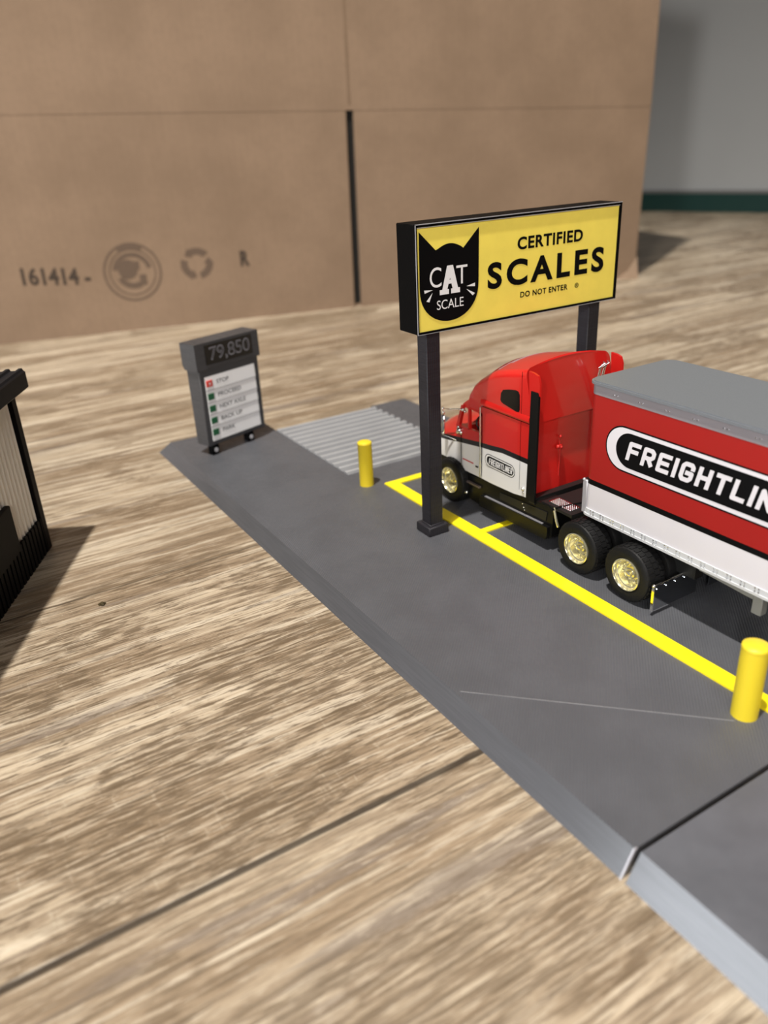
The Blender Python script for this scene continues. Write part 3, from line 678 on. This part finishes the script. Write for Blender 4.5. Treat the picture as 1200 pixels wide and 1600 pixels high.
# sleeper window, seams and belt ledge
for s_, xs in ((-1, 125.0), (1, 188.0)):
    ms = (lambda xs, s_: (lambda p, q, h: (xs+s_*h, p, q)))(xs, s_)
    wf = T(); pts = []
    for (cx_, cz_, r_, a0) in ((139.6, 86.0, 2.2, 30), (126.2, 87.0, 2.0, 90), (125.2, 78.2, 1.6, 180), (139.2, 79.2, 2.4, 275)):
        pass
    raw = [(139.6, 80.0), (139.2, 84.0), (137.4, 86.3), (132.5, 87.6), (126.5, 88.6), (124.0, 88.2), (122.9, 86.4), (122.6, 78.2), (123.4, 76.6), (125.2, 76.2), (131, 77.2), (137.2, 78.2), (139.0, 78.9)]
    wf.prism(raw, ms, -.1, .12); fr_ = wf.build('sleeper_window', M_['glass'], tk)
    sm_ = T(); sm_.box(*sorted((xs-s_*.05, xs+s_*.07)), 114, 157, 71.6, 72.0); sm_.box(*sorted((xs-s_*.05, xs+s_*.07)), 121.2, 121.45, 30, 100.2)
    sm_.build('panel_seam', M_['blackp'], tk)
    ld = T(); ld.prism([(0, 71.9), (.9, 73.2), (.7, 75.0), (0, 76.2)], lambda p, q, h: (xs+s_*p, h, q), 114, 157.4); ld.build('belt_ledge', M_['red'], tk)
    # wing behind the sleeper and black side extender
    wg = T(); wg.prism([(114, 72), (107.3, 72), (107.0, 96.5), (108.6, 100.2), (112, 101.2), (116, 101.5)], ms, -1.3, .05); wg.build('roof_wing', M_['red'], tk)
    ex_ = T(); ex_.prism([(114.2, 27), (108, 26.8), (107, 90), (108.2, 93), (114.2, 92)] if False else [(114.6, 26.4), (107.4, 26.4), (106.8, 88.5), (107.8, 91.2), (113.0, 91.2)], ms, -.6, .75); ex_.build('side_extender', M_['gblack'], tk)
    # white side emblem
    em = T(); em.prism(capsule(125.4, 153.4, 35.0, 43.2), lambda p, q, h: ms(p, q+(138-p)*(-.02), h), 0, .06); e1 = em.build('side_emblem', M_['inkb'], tk)
    em = T(); em.prism(capsule(125.9, 152.9, 35.5, 42.7), lambda p, q, h: ms(p, q+(138-p)*(-.02), h), 0, .10); em.build('emblem_ring', M_['white'], e1)
    em = T(); em.prism(capsule(126.6, 151.6, 36.2, 42.0), lambda p, q, h: ms(p, q+(138-p)*(-.02), h), 0, .14); em.build('emblem_field', M_['inkb'], e1)
    em = T()
    if s_ < 0: stroke_letters(em, 'FREIGHTLINER', 128.6, .42, 37.1, 3.9, 1.12, .5, lambda p, q, h: ms(278.2-p, q, h), .12, .19, .15)
    else: stroke_letters(em, 'FREIGHTLINER', 128.6, .42, 37.1, 3.9, 1.12, .5, ms, .12, .19, .15)
    em.build('emblem_lettering', M_['inkw'], e1)
    # chrome grab handle, round light, mirror
    xh = xs+s_*1.2
    T().tube([(xs-s_*.4, 157.0, 71.8), (xh, 156.8, 71.4), (xh, 156.8, 26), (xs-s_*.4, 157, 25.6)], .38).build('grab_handle', M_['chrome'], tk)
    T().ball((xs+s_*.3, 117.6, 31.6), 1.2, 10, 6).ball((xs+s_*.2, 117.2, 29.6), .7, 8, 5).build('marker_light', M_['chrome'], tk)
    mr = T(); xm = xs-s_*(-3.0)
    mr.bbox(min(xm, xm+s_*1.4), max(xm, xm+s_*1.4), 190.2, 193.6, 46.5, 58.6, .5).build('mirror', M_['chrome'], tk)
    T().tube([(xs+s_*.2-s_*2, 176.5, 64.4), (xm, 185.5, 63.4), (xm+s_*.6, 192, 62.6), (xm+s_*.6, 192.2, 44.6), (xs-s_*1, 184, 42.4)], .45).ball((xm+s_*.6, 192, 62.4), .95).ball((xm+s_*.6, 191.6, 59.6), 1.0).ball((xm+s_*.6, 192.2, 46), 1.1).ball((xs-s_*1.2, 177.4, 64.2), 1.2).ball((xs-s_*1.6, 175.6, 63.4), .9).build('mirror_bracket', M_['chrome'], tk)
    T().ball((xs-s_*.0, 179.6, 50.4), 1.9, 10, 6).ball((xs, 177.6, 49.4), 1.3).ball((xs, 181.2, 48.8), 1.3).ball((xs, 180.4, 52.2), 1.0).build('door_lamp', M_['chrome'], tk)
    # door lettering strip and handle
    dm = T(); dm.box(*sorted((xs+s_*.0-s_*.75, xs-s_*.62)), 166, 177, 31.6, 32.4); dm.build('door_script', M_['red'], tk)
    T().box(*sorted((xs-s_*.9, xs-s_*.2)), 161, 163.4, 30.6, 31.5).build('door_handle', M_['black'], tk)
    T().box(*sorted((xs-s_*.8, xs-s_*.6)), 178.5, 178.8, 26, 52).box(*sorted((xs-s_*.8, xs-s_*.6)), 157.4, 157.7, 26, 66).build('door_gap', M_['blackp'], tk)
    # dark understep, tanks, side skirt
    sk = T()
    sk.prism([(96.4, 7.2), (94.2, 9.5), (93.6, 25.6), (98, 27.6), (118, 26.4), (172, 22.8), (176.5, 15), (172, 6.4), (160, 5.4)], ms, -16, -1.4)
    sk.prism([(97, 7.4), (95.6, 10), (95.4, 15.5), (157, 13.8), (158, 6.2)], ms, -3, 1.0)
    skirt = sk.build('side_skirt', M_['gblack'], tk)
    sp_ = T(); sp_.prism([(99, 17.8), (98.2, 23.4), (140, 21.2), (140, 16.6)], ms, -2, -.95); sp_.build('tank_panel', M_['black'], skirt)
    td = T()
    for i in range(40):
        y = 101+i*1.32
        for k in (0, 1): td.box(*sorted((xs+s_*(.0+k*.9-1.2), xs+s_*(.0+k*.9-.65))), y, y+.8, 15.55-(y-95)*.028, 15.95-(y-95)*.028)
    td.build('step_tread', M_['silver'], skirt)
    bs = T(); bs.box(*sorted((xs-s_*6, xs+s_*.2)), 159, 178, 17.4, 18.6); bs.build('cab_step', M_['brownstep'], tk)
    T().ball((xs+s_*.4, 171.6, 10.8), 1.5, 10, 6).build('chrome_cap', M_['chrome'], tk)
    T().ball((xs-s_*.2, 178.6, 20.2), .8).ball((xs-s_*.2, 177.4, 19.8), .7).build('step_bolt', M_['chrome'], tk)
    T().ball((xs, 118, 22), .5).ball((xs, 116.8, 20), .5).ball((xs, 116, 18.6), .4).build('skirt_bolt', M_['chrome'], tk)
    # quarter fender bracket
    T().tube([(xs-s_*1, 92, 28.2), (xs+s_*.2, 91.2, 27.6), (xs, 89.6, 22), (xs-s_*1, 89.0, 18)], .75).build('fender_bracket', M_['gold'], tk)
    T().tube([(xs-s_*1, 92, 28.4), (CXC+s_*12, 88, 28.4)], .7).build('bracket_arm', M_['gblack'], tk)
    # mud flap with its chrome hanger
    mx0, mx1 = (119.8, 152.0) if s_ < 0 else (161, 193.2)
    fp = T(); fp.bbox(mx0, mx1, 15.0, 16.0, 2.6, 16.6, .25); flap = fp.build('mud_flap', M_['flap'], tk)
    cl = T(); cl.box(mx0-.1, mx0+.5, 14.7, 16.2, 2.6, 16.8); cl.tube([(mx0-.2, 15.4, 17.2), (mx1+2, 15.4, 17.2)], .6)
    for i in range(5): cl.ball((mx0+1.5+i*6.6, 14.6, 15.2), .5, 8, 4)
    cl.ball((mx0, 15.3, 17.0), 1.0); cl.ball((mx1, 15.3, 17.0), 1.2); cl.build('flap_hanger', M_['chrome'], flap)
# bare wedge of the flap
# rear wall details, deck, chassis
T().tube([(147, 112.9, 58), (147.2, 112.4, 50), (147.0, 112.6, 36)], .45).ball((147, 112.4, 60.2), 1.0).ball((145.4, 112.2, 54.4), 1.3).ball((147.8, 112.2, 53.6), 1.1).tube([(144.2, 112.4, 53.8), (148.6, 112.4, 55.2)], .5).build('air_line', M_['red'], tk)
T().tube([(174.5, 110, 30), (174.5, 110, 92), (174.8, 109.4, 96), (176.2, 107.8, 99.6)], 1.1, 12).tube([(171.4, 110, 72), (171.4, 110, 92), (171.7, 109.4, 96), (173.1, 107.8, 99.6)], .9, 12).build('exhaust_stack', M_['chrome'], tk)
T().box(CXC-31, CXC+31, 108.5, 113.2, 24.5, 28.5).box(140, 146, 8, 215, 17, 25.5).box(167, 173, 8, 215, 17, 25.5).box(133, 180, 160, 222, 14, 24).box(146, 167, 30, 90, 18, 23).build('chassis', M_['black'], tk)
for ya in (64, 29, 182): T().box(130, 183, ya, ya+8, 12, 18).build('axle', M_['black'], tk)
T().lathe([(25, 15), (29.5, 16), (30.5, 14)], (CXC, 50, 0), 'z', 24).build('coupling_plate', M_['black'], tk)
dk = T(); dk.box(127, 186, 80, 104, 26.5, 28.2); dkp = dk.build('deck_plate', M_['black'], tk)
tp = T()
for (xa, xb, ya, yb) in ((129.5, 137.5, 84, 101), (146, 170, 82, 92)):
    tp.box(xa, xb, ya, yb, 28.1, 28.6)
    nx = int((xb-xa)/1.5); ny = int((yb-ya)/1.5)
    for i in range(nx):
        for j in range(ny): tp.bbox(xa+.2+i*1.5, xa+1.1+i*1.5, ya+.2+j*1.5, ya+1.1+j*1.5, 28.3, 29.1, .3)
tp.build('tread_plate', M_['chrome'], dkp)
# inside of the cab
iw = T(); iw.box(130, 152, 158, 166, 44, 56); iw.box(160, 182, 158, 166, 44, 56); iw.build('seat', M_['black'], tk)
sw = T(); N = 20
for i in range(N):
    a, b2 = 2*pi*i/N, 2*pi*(i+1)/N
    P_ = lambda t: (136+4.2*cos(t), 170.5+1.6*sin(t), 55.0+4.0*sin(t))
    sw.tube([P_(a), P_(b2)], .55, 6)
sw.tube([(136, 170.5, 55), (136, 175, 50)], .6); sw.build('steering_wheel', M_['black'], tk)
# roof script
rs = T()
random.seed(9)
def roof_z(x, y):
    st_ = [(119, 31.5, 101.6, 104.6), (126, 31.5, 100.2, 103.6), (135, 31.5, 98.4, 102.2), (145, 31.5, 96.0, 100.4), (150, 31.3, 93.8, 98.6), (155, 30.9, 91, 96.2)]
    for a, b in zip(st_, st_[1:]):
        if a[0] <= y <= b[0]:
            k = (y-a[0])/(b[0]-a[0]); w, zs, zc = (a[i]+(b[i]-a[i])*k for i in (1, 2, 3)); break
    t = 1-abs(x-CXC)/(w-5); return zs+(zc-zs)*(1-(1-t)**2)
for r_ in (0, 1):
    for i in range(15):
        xa = 132+r_*6+i*1.9; xb = xa+.9+random.random()*.7; ya = 148.5-r_*4.2; yb = ya+1.7+random.random()*.7
        rs.hexa([(x, y, roof_z(x, y)-.2) for x, y in ((xa, ya), (xb, ya), (xb, yb), (xa, yb))], [(x, y, roof_z(x, y)+.14) for x, y in ((xa, ya), (xb, ya), (xb, yb), (xa, yb))])
# small silver script on the fairing, too small to read
rs.build('roof_script', M_['silver'], tk)
org = (CXC, 113, 0)
add_wheels(tk, [(119.8, 68.3, 15.0, 0), (119.8, 33.3, 15.0, 0), (193.2, 68.3, 15.0, 1), (193.2, 33.3, 15.0, 1)], False, org)
add_wheels(tk, [(121.6, 186.2, 15.0, 0), (191.4, 186.2, 15.0, 1)], True, org)

# ================================================================== trailer
tr = rootobj('toy_trailer', (CXC, 73, 0), 0, 'long box trailer, red over white with grey roof, coupled behind the truck cab', 'trailer')
def R(): return WM(tr)
XL, XR, YF_, YB = 127.8, 185.2, 73.3, -332
def outline(ins=0.0, r=5.0, yb=YB):
    x0, x1, y1, y0 = XL+ins, XR-ins, YF_-ins, yb+ins; p = []
    for i in range(7):
        t = pi/2*i/6; p.append((x0+r-r*sin(t) if False else x0+r-r*cos(t), y1-r+r*sin(t)))
    for i in range(7):
        t = pi/2*i/6; p.append((x1-r+r*sin(t), y1-r+r*cos(t)))
    p += [(x1, y0), (x0, y0)]; return p
flat = lambda p, q, h: (p, q, h)
R().prism(outline(), flat, 53.2, 99.2).build('upper_box', M_['tr_red'], tr, sharp=25)
R().prism(outline(), flat, 35.6, 50.4).build('lower_box', M_['tr_white'], tr, sharp=25)
R().prism(outline(-.03), flat, 50.4, 53.3).build('black_stripe', M_['inkb'], tr, sharp=25)
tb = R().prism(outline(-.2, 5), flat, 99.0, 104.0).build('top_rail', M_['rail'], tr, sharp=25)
rv = R()
for i in range(25):
    y = 57-i*15.5
    for d in (0, 2.1): rv.ball((XL-.2, y-d, 101.4), .42, 8, 4)
rv.build('top_rivets', M_['chrome'], tb)
rp = R(); rp.prism(outline(-1.3, 6), flat, 104.3, 105.5); rp.prism(outline(-.6, 6), flat, 105.5, 106.1); rp.build('roof_panel', M_['roof'], tr, sharp=25)
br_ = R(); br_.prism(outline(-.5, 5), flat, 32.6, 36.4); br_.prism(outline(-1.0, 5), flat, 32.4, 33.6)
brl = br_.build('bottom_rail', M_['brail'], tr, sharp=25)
rv = R()
for i in range(56):
    y = 66.5-i*7.0
    for dy in (0, 1.9):
        for z in (34.3, 36.0): rv.ball((XL-.6, y-dy, z), .5, 8, 4)
rv.build('bottom_rivets', M_['chrome'], brl)
R().box(XL+3, XR-3, YB+4, YF_-4, 31, 33).box(140, 144, -328, 2, 24.5, 31.5).box(169, 173, -328, 2, 24.5, 31.5).build('underframe', M_['black'], tr)
R().bbox(XL-.1, XL+1.6, YF_-2.4, YF_+.7, 33, 51.6, .3).ball((XL+.4, YF_+.2, 51.6), .9).build('corner_post', M_['silver'], tr)
# landing gear
lg = R()
for xs in (136, 172):
    lg.prism([(12, 31.5), (12, 28.2), (4, 27.0), (3.2, 25.8), (-24, 24.2), (-30, 24.0), (-30, 31.5)], lambda p, q, h: (h, p, q), xs, xs+3)
    lg.bbox(xs-.5, xs+4, -31, -26, 17.5, 27, .4)
lg.build('landing_gear', M_['grey'], tr)
# side emblem
for s_, xs in ((-1, XL), (1, XR)):
    mp = (lambda xs, s_: (lambda p, q, h: (xs+s_*h, p, q)))(xs, s_)
    y1, y0 = 60.2, -78
    e = R(); e.prism(capsule(y0, y1, 64.3, 87.7, 20), mp, 0, .08); e0 = e.build('side_emblem', M_['inkb'], tr)
    e = R(); e.prism(capsule(y0+.8, y1-.8, 65.1, 86.9, 20), mp, 0, .14); e.build('emblem_ring', M_['tr_white'], e0)
    e = R(); e.prism(capsule(y0+1.5, y1-7.0, 67.2, 85.0, 20), mp, 0, .20); e.build('emblem_field', M_['inkb'], e0)
    e = R()
    def me(p, q, h): return mp(p, q, h)
    if s_ < 0: stroke_letters(e, 'FREIGHTLINER', -46.8, 1.75, 71.3, 9.9, 5.3, 2.15, lambda p, q, h: mp(-p, q, h), .2, .28, .22)
    else: stroke_letters(e, 'FREIGHTLINER', -62, 1.75, 71.3, 9.9, 5.3, 2.15, mp, .2, .28, .22)
    e.build('emblem_lettering', M_['tr_white'], e0)
add_wheels(tr, [(119.8, -270, 15.0, 0), (119.8, -305, 15.0, 0), (193.2, -270, 15.0, 1), (193.2, -305, 15.0, 1)], False, (CXC, 73, 0))

for o in bpy.data.objects:
    if '_org' in o: del o['_org']
